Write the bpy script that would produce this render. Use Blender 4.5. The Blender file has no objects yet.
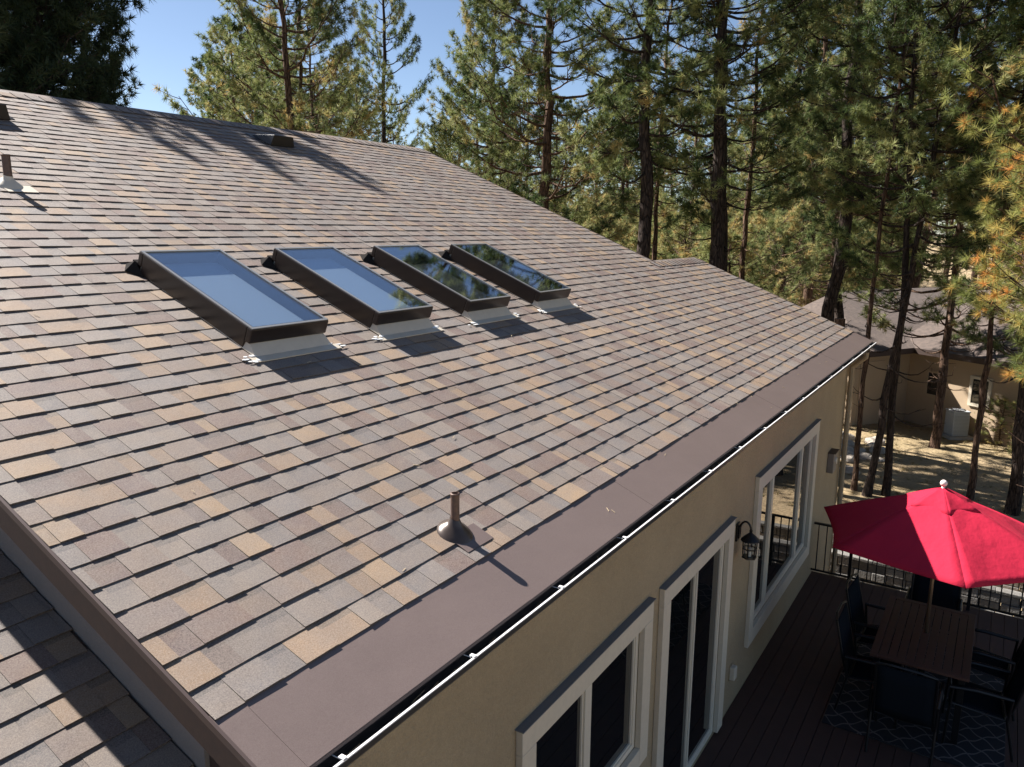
import bpy, math, random
import numpy as np
from mathutils import Vector, Matrix, Quaternion
R = math.radians
scene = bpy.context.scene
col = scene.collection
random.seed(7)

# ------------------------------------------------------------------ camera
YAW, PITCH, ROLL, FPX = 0.56455, 0.19648, 0.00711, 780.67
Fv = Vector((math.cos(YAW)*math.cos(PITCH), math.sin(YAW)*math.cos(PITCH), -math.sin(PITCH)))
Rv = Fv.cross(Vector((0, 0, 1))).normalized(); Uv = Rv.cross(Fv)
R2 = Rv*math.cos(ROLL)+Uv*math.sin(ROLL); U2 = Uv*math.cos(ROLL)-Rv*math.sin(ROLL)
cam_d = bpy.data.cameras.new('camera'); cam = bpy.data.objects.new('camera', cam_d); col.objects.link(cam)
M = Matrix((R2, U2, -Fv)).transposed().to_4x4(); M.translation = Vector((-1.5878, -1.6734, 1.7164))
cam.matrix_world = M
cam_d.sensor_fit = 'HORIZONTAL'; cam_d.sensor_width = 36; cam_d.lens = FPX/1024*36
cam_d.clip_start = 0.05; cam_d.clip_end = 3000
scene.camera = cam
# ------------------------------------------------------------------ world and sun
LD = Vector((0.012, -0.717, -0.697)).normalized()
w = bpy.data.worlds.new('World'); scene.world = w; w.use_nodes = True
nt = w.node_tree; bg = nt.nodes['Background']
sky = nt.nodes.new('ShaderNodeTexSky'); sky.sky_type = 'NISHITA'; sky.sun_disc = False
sky.sun_elevation = math.asin(-LD.z); sky.sun_rotation = math.atan2(-LD.x, -LD.y)
sky.altitude = 2200; sky.air_density = 0.9; sky.dust_density = 1.6; sky.ozone_density = 0.6
nt.links.new(sky.outputs[0], bg.inputs[0]); bg.inputs[1].default_value = 0.05
sd = bpy.data.lights.new('sun', 'SUN'); sd.energy = 5.0; sd.angle = R(0.53); sd.color = (1.0, 0.945, 0.885)
so = bpy.data.objects.new('sun', sd); col.objects.link(so); so.rotation_euler = LD.to_track_quat('-Z', 'Y').to_euler()
scene.view_settings.view_transform = 'Standard'; scene.view_settings.look = 'None'
scene.view_settings.gamma = 1; scene.view_settings.use_curve_mapping = False
scene.view_settings.exposure = 1.5

# ------------------------------------------------------------------ helpers
def tag(o, label=None, cat=None, group=None, kind=None):
    if label: o['label'] = label
    if cat: o['category'] = cat
    if group: o['group'] = group
    if kind: o['kind'] = kind
    return o
def empty(name, loc=(0, 0, 0), rz=0, label=None, cat=None, group=None):
    o = bpy.data.objects.new(name, None); col.objects.link(o); o.location = loc
    o.rotation_euler = (0, 0, rz); o.empty_display_size = .1
    return tag(o, label, cat, group)
class MB:
    def __init__(s): s.v = []; s.f = []; s.c = []
    def poly(s, pts, c=None):
        n = len(s.v); s.v += [tuple(p) for p in pts]; s.f.append(tuple(range(n, n+len(pts)))); s.c.append(c)
    def box(s, a, b, m=None, c=None):
        x0, y0, z0 = a; x1, y1, z1 = b
        P = [(x0,y0,z0),(x1,y0,z0),(x1,y1,z0),(x0,y1,z0),(x0,y0,z1),(x1,y0,z1),(x1,y1,z1),(x0,y1,z1)]
        if m: P = [tuple(m @ Vector(p)) for p in P]
        s.hexa(P, c)
    def hexa(s, P, c=None):
        n = len(s.v); s.v += [tuple(p) for p in P]
        for q in ((3,2,1,0),(4,5,6,7),(0,1,5,4),(1,2,6,5),(2,3,7,6),(3,0,4,7)):
            s.f.append(tuple(n+i for i in q)); s.c.append(c)
    def tube(s, pts, rad, k=8, caps=True, c=None):
        pts = [Vector(p) for p in pts]
        if not hasattr(rad, '__len__'): rad = [rad]*len(pts)
        n0 = len(s.v); prev = None
        for i, p in enumerate(pts):
            t = (pts[min(i+1, len(pts)-1)]-pts[max(i-1, 0)]).normalized()
            if prev is None:
                prev = t.orthogonal().normalized()
            a = (prev-t*prev.dot(t)).normalized(); prev = a; b = t.cross(a)
            for j in range(k):
                th = 2*math.pi*j/k
                s.v.append(tuple(p+(a*math.cos(th)+b*math.sin(th))*rad[i]))
        for i in range(len(pts)-1):
            for j in range(k):
                q = (n0+i*k+j, n0+i*k+(j+1) % k, n0+(i+1)*k+(j+1) % k, n0+(i+1)*k+j)
                s.f.append(q); s.c.append(c)
        if caps:
            s.f.append(tuple(n0+j for j in reversed(range(k)))); s.c.append(c)
            s.f.append(tuple(n0+(len(pts)-1)*k+j for j in range(k))); s.c.append(c)
    def lathe(s, prof, m=None, k=20, c=None):
        n0 = len(s.v); m = m or Matrix()
        for r, z in prof:
            for j in range(k):
                th = 2*math.pi*j/k
                s.v.append(tuple(m @ Vector((r*math.cos(th), r*math.sin(th), z))))
        for i in range(len(prof)-1):
            for j in range(k):
                s.f.append((n0+i*k+j, n0+i*k+(j+1) % k, n0+(i+1)*k+(j+1) % k, n0+(i+1)*k+j)); s.c.append(c)
    def build(s, name, mat, parent=None, smooth=False, bevel=0, label=None):
        me = bpy.data.meshes.new(name); me.from_pydata(s.v, [], s.f)
        if any(c is not None for c in s.c):
            at = me.attributes.new('tint', 'FLOAT_COLOR', 'FACE')
            arr = np.array([(c if c is not None else (.3, .3, .3))+(1,) for c in s.c], dtype=np.float32)
            at.data.foreach_set('color', arr.ravel())
        me.validate(); me.update()
        if smooth: me.shade_smooth()
        o = bpy.data.objects.new(name, me); col.objects.link(o)
        if mat: me.materials.append(mat)
        if parent: o.parent = parent
        if bevel:
            b = o.modifiers.new('bevel', 'BEVEL'); b.width = bevel; b.segments = 2; b.limit_method = 'ANGLE'
        if label: o['label'] = label
        return o
def copy_tree(o, parent=None):
    c = o.copy(); col.objects.link(c)
    if parent: c.parent = parent
    for ch in list(o.children): copy_tree(ch, c)
    return c

# ------------------------------------------------------------------ materials
def mat(name, base=(.5, .5, .5), rough=.6, metal=0, noise=None, bump=None, attr=False, ior=None, spec=None, coord='Object'):
    """noise=(scale, amount, colour2) ; bump=(scale, strength, distance)"""
    m = bpy.data.materials.new(name); m.use_nodes = True; t = m.node_tree; N = t.nodes; L = t.links
    p = N['Principled BSDF']; p.inputs['Roughness'].default_value = rough; p.inputs['Metallic'].default_value = metal
    if ior: p.inputs['IOR'].default_value = ior
    if spec is not None: p.inputs['Specular IOR Level'].default_value = spec
    p.inputs['Base Color'].default_value = (*base, 1)
    tc = N.new('ShaderNodeTexCoord'); src = None
    if attr:
        a = N.new('ShaderNodeAttribute'); a.attribute_name = 'tint'; src = a.outputs['Color']
    for sc_, am, c2 in (noise or []):
        nz = N.new('ShaderNodeTexNoise'); nz.inputs['Scale'].default_value = sc_; nz.inputs['Detail'].default_value = 4
        L.new(tc.outputs[coord], nz.inputs['Vector'])
        rp = N.new('ShaderNodeMapRange'); rp.inputs['From Min'].default_value = .35; rp.inputs['From Max'].default_value = .65
        rp.inputs['To Max'].default_value = am; L.new(nz.outputs['Fac'], rp.inputs['Value'])
        mx = N.new('ShaderNodeMix'); mx.data_type = 'RGBA'
        L.new(rp.outputs[0], mx.inputs[0])
        if src: L.new(src, mx.inputs[6])
        else: mx.inputs[6].default_value = (*base, 1)
        if isinstance(c2, (int, float)):
            mx.blend_type = 'MULTIPLY'; mx.inputs[7].default_value = (c2, c2, c2, 1)
        else: mx.inputs[7].default_value = (*c2, 1)
        src = mx.outputs[2]
    if src: L.new(src, p.inputs['Base Color'])
    if bump:
        nz = N.new('ShaderNodeTexNoise'); nz.inputs['Scale'].default_value = bump[0]; nz.inputs['Detail'].default_value = 5
        L.new(tc.outputs[coord], nz.inputs['Vector'])
        b = N.new('ShaderNodeBump'); b.inputs['Strength'].default_value = bump[1]; b.inputs['Distance'].default_value = bump[2]
        L.new(nz.outputs['Fac'], b.inputs['Height']); L.new(b.outputs[0], p.inputs['Normal'])
    return m
m_shingle = mat('asphalt_shingle', rough=.95, attr=True, noise=[(7, .26, (.32, .225, .15)), (9.3, .28, (.20, .19, .195)), (5.1, .15, (.17, .125, .11)), (420, .65, .40), (170, .32, (.44, .37, .30)), (230, .4, .45), (.8, .30, .68), (2.7, .2, .75)], bump=(500, .6, .003), spec=.38)
m_shingle.node_tree.nodes['Principled BSDF'].inputs['Roughness'].default_value = .7
m_cap = mat('ridge_shingle', (.25, .21, .185), .95, noise=[(200, .5, .6)], bump=(300, .5, .002))
m_flash = mat('painted_steel_mauve', (.130, .096, .088), .40, noise=[(1.7, .35, (.16, .12, .11)), (9, .2, .85), (60, .2, .85), (300, .12, (.4, .35, .3))], bump=(2.2, .45, .012))
m_brown = mat('brown_painted_wood', (.046, .030, .025), .6, noise=[(25, .35, (.075, .045, .032))], bump=(90, .3, .002))
m_drip = mat('brown_drip_metal', (.09, .065, .058), .4, .2)
m_gut = mat('gutter_steel', (.05, .05, .054), .35, .1, noise=[(12, .4, .6)])
m_lip = mat('white_gutter_lip', (.7, .7, .7), .4)
m_stucco = mat('tan_stucco', (.46, .365, .235), .95, noise=[(2.0, .5, (.38, .30, .19)), (.6, .4, .8), (45, .35, .75), (140, .45, .6)], bump=(60, 1.0, .012), spec=.2)
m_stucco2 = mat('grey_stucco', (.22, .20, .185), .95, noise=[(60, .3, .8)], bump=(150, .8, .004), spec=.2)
m_trim = mat('cream_trim', (.62, .55, .43), .7, noise=[(30, .25, .8), (4, .3, .85)], bump=(50, .4, .004))
m_vinyl = mat('white_vinyl', (.68, .62, .50), .35)
m_bronze = mat('bronze_cladding', (.020, .014, .012), .32, .3, noise=[(30, .3, .7)])
m_steel = mat('galvanised_flashing', (.60, .54, .44), .5, .15, noise=[(20, .3, .8)])
m_bead = mat('weathered_aluminium_bead', (.30, .30, .29), .35, .5)
m_seal = mat('white_sealant', (.8, .8, .78), .5)
m_pipe = mat('rusty_pipe', (.085, .055, .045), .5, .2, noise=[(40, .5, (.16, .09, .06))], bump=(120, .4, .002))
m_cone = mat('brown_flashing_boot', (.085, .065, .055), .3, .4, noise=[(30, .4, .6)])
m_black = mat('black_metal', (.012, .012, .013), .35, .3)
m_deck = mat('brown_deck_boards', (.066, .032, .024), .75, noise=[(6, .4, (.045, .023, .017))], bump=(60, .3, .003))
m_skypanel = mat('added_sky_panel', (.25, .31, .37), .8)  # blue-grey put in for sky light in the first two panes
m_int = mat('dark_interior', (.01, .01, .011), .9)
def glassmat(name, base, ior, rough=.01, trans=0.0):
    m = bpy.data.materials.new(name); m.use_nodes = True; t = m.node_tree; N = t.nodes; L = t.links
    p = N['Principled BSDF']; out = N['Material Output']
    p.inputs['Base Color'].default_value = (*base, 1); p.inputs['Roughness'].default_value = rough
    p.inputs['IOR'].default_value = ior
    if trans:
        tr = N.new('ShaderNodeBsdfTransparent'); tr.inputs[0].default_value = (.95, .98, 1, 1)
        gl = N.new('ShaderNodeBsdfGlossy'); gl.inputs['Roughness'].default_value = rough; gl.inputs[0].default_value = (.9, .95, 1, 1)
        fr = N.new('ShaderNodeLayerWeight'); fr.inputs[0].default_value = .5
        pw = N.new('ShaderNodeMath'); pw.operation = 'POWER'; pw.inputs[1].default_value = 2.6; L.new(fr.outputs['Facing'], pw.inputs[0])
        ml = N.new('ShaderNodeMath'); ml.operation = 'MULTIPLY_ADD'; ml.inputs[1].default_value = .8; ml.inputs[2].default_value = .05; L.new(pw.outputs[0], ml.inputs[0])
        mx = N.new('ShaderNodeMixShader'); L.new(ml.outputs[0], mx.inputs[0]); L.new(tr.outputs[0], mx.inputs[1]); L.new(gl.outputs[0], mx.inputs[2])
        L.new(mx.outputs[0], out.inputs[0])
    return m
m_glass = glassmat('window_glass', (.006, .007, .008), 1.9)
m_skyglass = glassmat('skylight_glass', (.02, .025, .02), 2.4, .03, .5)
m_clear = glassmat('lantern_glass', (.5, .5, .5), 1.45, .05, .5)

def wavecol(name, c1, c2, scale, axis, rough=.7, dist=1.5):
    m = mat(name, c1, rough, noise=[(scale, .8, c2)], bump=(scale*3, .4, .01))
    return m
def barkmat(name, c1, c2, c3):
    m = bpy.data.materials.new(name); m.use_nodes = True; t = m.node_tree; N = t.nodes; L = t.links; p = N['Principled BSDF']
    p.inputs['Roughness'].default_value = .95; p.inputs['Specular IOR Level'].default_value = .15
    tc = N.new('ShaderNodeTexCoord'); mp = N.new('ShaderNodeMapping'); mp.inputs['Scale'].default_value = (9, 9, 2.2)
    L.new(tc.outputs['Object'], mp.inputs[0])
    v = N.new('ShaderNodeTexVoronoi'); v.feature = 'DISTANCE_TO_EDGE'; v.inputs['Scale'].default_value = 1.3; L.new(mp.outputs[0], v.inputs['Vector'])
    n = N.new('ShaderNodeTexNoise'); n.inputs['Scale'].default_value = 2.5; n.inputs['Detail'].default_value = 6; L.new(mp.outputs[0], n.inputs['Vector'])
    r = N.new('ShaderNodeValToRGB'); r.color_ramp.elements[0].color = (*c1, 1); r.color_ramp.elements[1].color = (*c3, 1)
    r.color_ramp.elements[0].position = .3; r.color_ramp.elements[1].position = .7
    e = r.color_ramp.elements.new(.5); e.color = (*c2, 1); L.new(n.outputs['Fac'], r.inputs[0])
    mr = N.new('ShaderNodeMapRange'); mr.inputs['From Max'].default_value = .12; mr.inputs['To Min'].default_value = .35; L.new(v.outputs[0], mr.inputs[0])
    mx = N.new('ShaderNodeMix'); mx.data_type = 'RGBA'; mx.blend_type = 'MULTIPLY'; mx.inputs[0].default_value = 1
    L.new(r.outputs[0], mx.inputs[6]); L.new(mr.outputs[0], mx.inputs[7]); L.new(mx.outputs[2], p.inputs['Base Color'])
    b = N.new('ShaderNodeBump'); b.inputs['Strength'].default_value = .8; b.inputs['Distance'].default_value = .03; L.new(mr.outputs[0], b.inputs['Height']); L.new(b.outputs[0], p.inputs['Normal'])
    return m
m_bark = barkmat('pine_bark', (.05, .035, .028), (.12, .075, .052), (.2, .13, .09))
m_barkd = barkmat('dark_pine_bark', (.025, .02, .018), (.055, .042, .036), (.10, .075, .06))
def needlemat(name, stops, trans=.3):
    m = bpy.data.materials.new(name); m.use_nodes = True; t = m.node_tree; N = t.nodes; L = t.links; p = N['Principled BSDF']; out = N['Material Output']
    a = N.new('ShaderNodeAttribute'); a.attribute_name = 'hue'
    r = N.new('ShaderNodeValToRGB'); els = r.color_ramp.elements
    els[0].position = stops[0][0]; els[0].color = (*stops[0][1], 1); els[1].position = stops[-1][0]; els[1].color = (*stops[-1][1], 1)
    for q, c in stops[1:-1]:
        e = els.new(q); e.color = (*c, 1)
    L.new(a.outputs['Fac'], r.inputs[0]); L.new(r.outputs[0], p.inputs['Base Color'])
    p.inputs['Roughness'].default_value = .6; p.inputs['Specular IOR Level'].default_value = .3
    tr = N.new('ShaderNodeBsdfTranslucent'); L.new(r.outputs[0], tr.inputs[0])
    mx = N.new('ShaderNodeMixShader'); mx.inputs[0].default_value = trans; L.new(p.outputs[0], mx.inputs[1]); L.new(tr.outputs[0], mx.inputs[2]); L.new(mx.outputs[0], out.inputs[0])
    return m
m_needle = needlemat('pine_needles', [(0, (.035, .062, .022)), (.3, (.10, .140, .045)), (.62, (.235, .265, .095)), (.9, (.40, .385, .165)), (1, (.46, .32, .12))], .38)
m_needle_gold = needlemat('autumn_pine_needles', [(0, (.09, .12, .035)), (.35, (.22, .25, .07)), (.6, (.42, .40, .13)), (.82, (.58, .42, .12)), (1, (.62, .29, .08))], .42)
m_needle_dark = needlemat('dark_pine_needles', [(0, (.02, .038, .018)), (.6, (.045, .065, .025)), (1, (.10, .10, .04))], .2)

# ------------------------------------------------------------------ terrain
def gz(x, y):
    d = math.hypot(x-8, y)
    f = min(1, max(0, (d-28)/60))
    z = -4.5+.10*math.sin(x*.31+1.0)*math.sin(y*.37)+.05*math.sin(x*.9)*math.cos(y*.8)
    z += f*(1.2*math.sin(x*.021+y*.013)+.8*math.sin(x*.05-y*.043))
    return z
def ground():
    xs = sorted(set([-600, -400, -250, -160, -100, -60]+[-40+i*5 for i in range(8)]+[i*1.0 for i in range(0, 46)]+[50, 56, 64, 74, 86, 100, 120, 150, 190, 250, 340, 450, 600, 900]))
    ys = sorted(set([-900, -600, -400, -250, -160, -100, -60, -40, -28]+[-20+i*1.0 for i in range(0, 60)]+[44, 50, 58, 68, 80, 95, 115, 140, 180, 240, 340, 450, 600, 900]))
    V = [(x, y, gz(x, y)) for y in ys for x in xs]; nx = len(xs); F = []
    for j in range(len(ys)-1):
        for i in range(nx-1): F.append((j*nx+i, j*nx+i+1, (j+1)*nx+i+1, (j+1)*nx+i))
    me = bpy.data.meshes.new('ground'); me.from_pydata(V, [], F); me.shade_smooth()
    m = mat('forest_floor', (.44, .33, .20), .95, noise=[(.45, .6, (.30, .22, .13)), (2.2, .5, (.50, .39, .25)), (14, .5, (.24, .17, .11)), (.23, .35, (.13, .13, .05)), (60, .4, .6)], bump=(9, .8, .06), spec=.1)
    me.materials.append(m); o = bpy.data.objects.new('ground', me); col.objects.link(o); tag(o, kind='structure')
ground()

# ------------------------------------------------------------------ the house
S = 0.41407; A = math.atan(S); CA, SA = math.cos(A), math.sin(A)
def RP(x, d, h=0):            # roof point: along eave, up the slope from the eave line, above the plane
    return (x, d*CA-h*SA, d*SA+h*CA)
Rm = Matrix(((1, 0, 0), (0, CA, -SA), (0, SA, CA))).to_4x4()     # local roof frame
X0, X1, X2 = -0.20, 9.78, 11.68
DR = 7.37/CA; DE = 2.92/CA                        # slope length to the ridge, to the low ridge
house = empty('house', (0, 0, -4.5), label='tan stucco house with the large brown shingled roof and four skylights', cat='house')
inv = Matrix.Translation((0, 0, 4.5))
def hp(o):                     # parent to the house, keep world place
    o.parent = house; o.matrix_parent_inverse = inv; return o
PAL = [(.250, .214, .192), (.215, .196, .192), (.355, .235, .145), (.170, .108, .098), (.280, .238, .208), (.240, .182, .152), (.188, .142, .130), (.410, .280, .168)]
WT = [22, 18, 14, 14, 10, 13, 13, 8]
def shingles(rows, xspan, rng, off=0.0, rm=None, C0=.37, E_=.1434, skip=None):
    mb = MB()
    P = rm or RP
    for i in rows:
        a, b = xspan(i)
        w0 = C0+i*E_; x = a-rng.uniform(0, .2); hi = rng.random() < .5
        ph = rng.uniform(0, 6)
        def wob(xx): return .0022*math.sin(xx*2.1+ph)+.0013*math.sin(xx*5.7+ph*2)
        prevh = None
        while x < b:
            wd = rng.choice((.09, .12, .14, .17, .20)) if hi else rng.choice((.07, .10, .13, .16))
            wd *= rng.uniform(.85, 1.15)
            xa, xb = max(x, a), min(x+wd, b); x += wd
            if xb-xa < .01: hi = not hi; continue
            t = rng.uniform(.0090, .0108) if hi else rng.uniform(.0056, .0068)
            if i == rows[0]: t += .0045
            c = rng.choices(PAL, WT)[0]; k = rng.uniform(.92, 1.08); c = tuple(q*k for q in c)
            dw = rng.uniform(-.0012, .0012); wa = w0+dw+wob(xa)+off; wb = w0+dw+wob(xb)+off
            top = w0+E_+.012
            g = .0012
            mid = w0+E_-rng.uniform(.030, .052)
            def hh(q): return t+(q-w0)/(top-w0)*(.0008-t)
            tl = rng.uniform(-.0008, .0012)
            A0 = P(xa, wa, t+tl); B0 = P(xb, wb, t-tl)
            if hi:
                mb.poly([A0, B0, P(xb-g, top, .0008), P(xa+g, top, .0008)], c)
            else:
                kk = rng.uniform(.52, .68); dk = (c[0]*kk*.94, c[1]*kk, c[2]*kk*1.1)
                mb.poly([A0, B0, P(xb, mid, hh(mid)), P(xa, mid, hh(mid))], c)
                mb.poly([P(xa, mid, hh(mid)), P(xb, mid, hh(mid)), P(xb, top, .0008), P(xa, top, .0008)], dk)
            cb = (.030, .027, .026)
            mb.poly([P(xa, wa, -.001), P(xb, wb, -.001), B0, A0], cb)
            if hi:
                mb.poly([P(xa, wa, -.001), A0, P(xa+g, top, .0008)], cb)
                mb.poly([B0, P(xb, wb, -.001), P(xb-g, top, .0008)], cb)
            if rng.random() < .9: hi = not hi
    return mb
rng = random.Random(3)
NR = int((DR-.37)/.1434)+1
NE = int((DE-.37)/.1434)
def xs_main(i): return (X0+.012, (X2 if i <= NE else X1)-.012)
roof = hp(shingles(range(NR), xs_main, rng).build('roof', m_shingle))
# roof slabs (deck boards under the shingles), closed boxes
mb = MB()
def slab(mb, x0, x1, d0, d1, h0, h1): mb.hexa([RP(x0,d0,h0),RP(x1,d0,h0),RP(x1,d1,h0),RP(x0,d1,h0),RP(x0,d0,h1),RP(x1,d0,h1),RP(x1,d1,h1),RP(x0,d1,h1)])
slab(mb, X0+.034, X1-.034, .12, DR, -.10, -.003)
slab(mb, X1-.0335, X2-.034, .12, DE, -.10, -.003)
hp(mb.build('roof_deck', m_brown))
# back slopes
def back(x0, x1, yr, yb, nm):
    mb = MB(); zr = yr*S; zb = zr-(yb-yr)*S
    mb.hexa([(x0,yr+.002,zr-.11),(x1,yr+.002,zr-.11),(x1,yb,zb-.11),(x0,yb,zb-.11),(x0,yr+.002,zr-.005),(x1,yr+.002,zr-.005),(x1,yb,zb-.005),(x0,yb,zb-.005)])
    return hp(mb.build(nm, m_cap))
back(X0, X1, 7.37, 10.6, 'rear_roof'); back(X1+.002, X2, 2.92, 5.6, 'rear_roof')
# ridge caps
for (xa, xb, yr) in ((X0, X1, 7.37), (X1-.25, X2, 2.92)):
    mb = MB(); x = xa; k = 0; zr = yr*S
    while x < xb:
        x1_ = min(x+.16, xb); h0 = .018; h1 = .009
        for sgn in (-1, 1):
            e0 = (yr+sgn*.13, zr-.13*S)
            n = (sgn*SA, CA)
            pts = [(x, e0[0]+n[0]*h0, e0[1]+n[1]*h0), (x1_, e0[0]+n[0]*h1, e0[1]+n[1]*h1), (x1_, yr, zr+h1*1.1), (x, yr, zr+h0*1.1)]
            cc = random.choices(PAL, WT)[0]
            mb.poly(pts if sgn < 0 else pts[::-1], cc)
            mb.poly([pts[0], pts[3], (x, yr, zr), (x, e0[0], e0[1])], tuple(q*.5 for q in cc))
        x += .145
    hp(mb.build('ridge_cap', m_shingle))
# eave flashing band in lengths
mb = MB(); js = [X0+.01, -.07, 1.265, 2.79, 4.43, 6.0, 7.55, 9.1, 10.6, X2-.01]
for i in range(len(js)-1):
    h = .0035+(.0015 if i % 2 else 0)
    slab(mb, js[i], js[i+1]+.03 if i < len(js)-2 else js[i+1], .052+(i % 2)*.0008, .40, -.002, h)
mb.hexa([(X0+.01,.0465,.007),(X2-.01,.0465,.007),(X2-.01,.0485,.007),(X0+.01,.0485,.007),(X0+.01,.0465,.0200),(X2-.01,.0465,.0200),(X2-.01,.050,.0215),(X0+.01,.050,.0215)])
hp(mb.build('eave_flashing', m_flash))
# gutter
mb = MB()
sec = [(.084,.016),(.084,-.072),(.040,-.072),(.018,-.045),(.003,-.010),(-.006,.0)]
t_ = .0025
for a, b in zip(sec[:-1], sec[1:]):
    d = Vector((b[0]-a[0], b[1]-a[1])).normalized(); n = Vector((-d.y, d.x))*t_
    mb.hexa([(X0,a[0],a[1]),(X2,a[0],a[1]),(X2,b[0],b[1]),(X0,b[0],b[1]),(X0,a[0]+n.x,a[1]+n.y),(X2,a[0]+n.x,a[1]+n.y),(X2,b[0]+n.x,b[1]+n.y),(X0,b[0]+n.x,b[1]+n.y)])
for x in (X0, X2-.003): mb.hexa([(x,-.004,-.0),(x+.003,-.004,-.0),(x+.003,.083,-.0),(x,.083,-.0),(x,.034,-.071),(x+.003,.034,-.071),(x+.003,.083,-.071),(x,.083,-.071)])
gutter = hp(mb.build('gutter', m_gut))
mb = MB(); mb.box((X0-.002, -.008, .001), (X2+.002, .001, .006))
lip = mb.build('gutter_lip', m_lip, gutter)
for i in range(17):
    x = .04+.742*i
    if x > X2: break
    mb = MB(); mb.box((x-.009, -.007, .0075), (x+.009, .018, .011)); mb.box((x-.0012, .017, -.004), (x+.0012, .082, -.001))
    mb.build('gutter_hanger', m_lip, gutter)
# rake boards and drip edge
def rake(x, d0, d1, sgn, wood=True):
    mb = MB(); xo = x+.002 if sgn < 0 else x-.032; slab(mb, xo, xo+.03, d0, d1, -.125, -.0045)
    a = hp(mb.build('rake_board', m_brown, bevel=.003))
    mb = MB(); xo = x-.004 if sgn < 0 else x-.008; slab(mb, xo, xo+.012, d0, d1, -.018, .0075); hp(mb.build('drip_edge', m_drip))
rake(X0, .10, DR, -1); rake(X1, DE+.02, DR, 1); rake(X2, .10, DE, 1)
# walls with openings
FY = .30; WX0, WX1 = .02, 11.27; ZB = -4.7; ZT = .045
opens = {'w1': (1.74, 3.26, -2.05, -1.07), 'door': (3.77, 5.24, -3.10, -1.08), 'bw': (6.34, 8.96, -2.49, -.91)}
mb = MB()
gx = sorted({WX0, WX1}|{v for o in opens.values() for v in o[:2]}); gzs = sorted({ZB, ZT}|{v for o in opens.values() for v in o[2:]})
for i in range(len(gx)-1):
    for j in range(len(gzs)-1):
        cx_, cz_ = (gx[i]+gx[i+1])/2, (gzs[j]+gzs[j+1])/2
        if any(o[0] < cx_ < o[1] and o[2] < cz_ < o[3] for o in opens.values()): continue
        mb.poly([(gx[i],FY,gzs[j]),(gx[i+1],FY,gzs[j]),(gx[i+1],FY,gzs[j+1]),(gx[i],FY,gzs[j+1])])
for (a, b, c, d) in opens.values():
    D = FY+.16
    for q in ([(a,FY,c),(a,D,c),(a,D,d),(a,FY,d)], [(b,FY,c),(b,FY,d),(b,D,d),(b,D,c)], [(a,FY,c),(b,FY,c),(b,D,c),(a,D,c)], [(a,FY,d),(a,D,d),(b,D,d),(b,FY,d)]): mb.poly(q)
# inner skin, side and rear walls
mb.box((WX1-.16, FY+.001, ZB), (WX1, 5.3, ZT-.0)); 
mb.poly([(WX1,FY,ZT),(WX1,2.92,2.92*S-.12),(WX1,5.3,ZT)])
mb.box((9.3, 2.9, ZB), (9.45, 10.3, .9)); mb.poly([(9.45,2.3,.9),(9.45,7.37,7.37*S-.13),(9.45,10.3,1.7),(9.45,10.3,.9)])
mb.box((WX0, 10.15, ZB), (9.45, 10.3, 1.7)); mb.box((9.45, 5.15, ZB), (WX1, 5.3, ZT))
hp(mb.build('wall', m_stucco))
# corner return by the rake, gable wall above the lower roof
mb = MB(); mb.hexa([(.02,.72,-4.7),(.16,.72,-4.7),(.16,10.3,-4.7),(.02,10.3,-4.7),(.02,.72,.72*S-.115),(.16,.72,.72*S-.115),(.16,7.37,7.37*S-.115),(.02,7.37,7.37*S-.115)])
mb.poly([(.02,7.37,-4.7),(.02,10.3,-4.7),(.02,10.3,1.7),(.02,7.37,7.37*S-.12)])
hp(mb.build('gable_wall', m_stucco2))
mb = MB(); mb.box((.04, .301, -4.7), (.15, .719, .0)); hp(mb.build('corner_return', m_brown))
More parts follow.
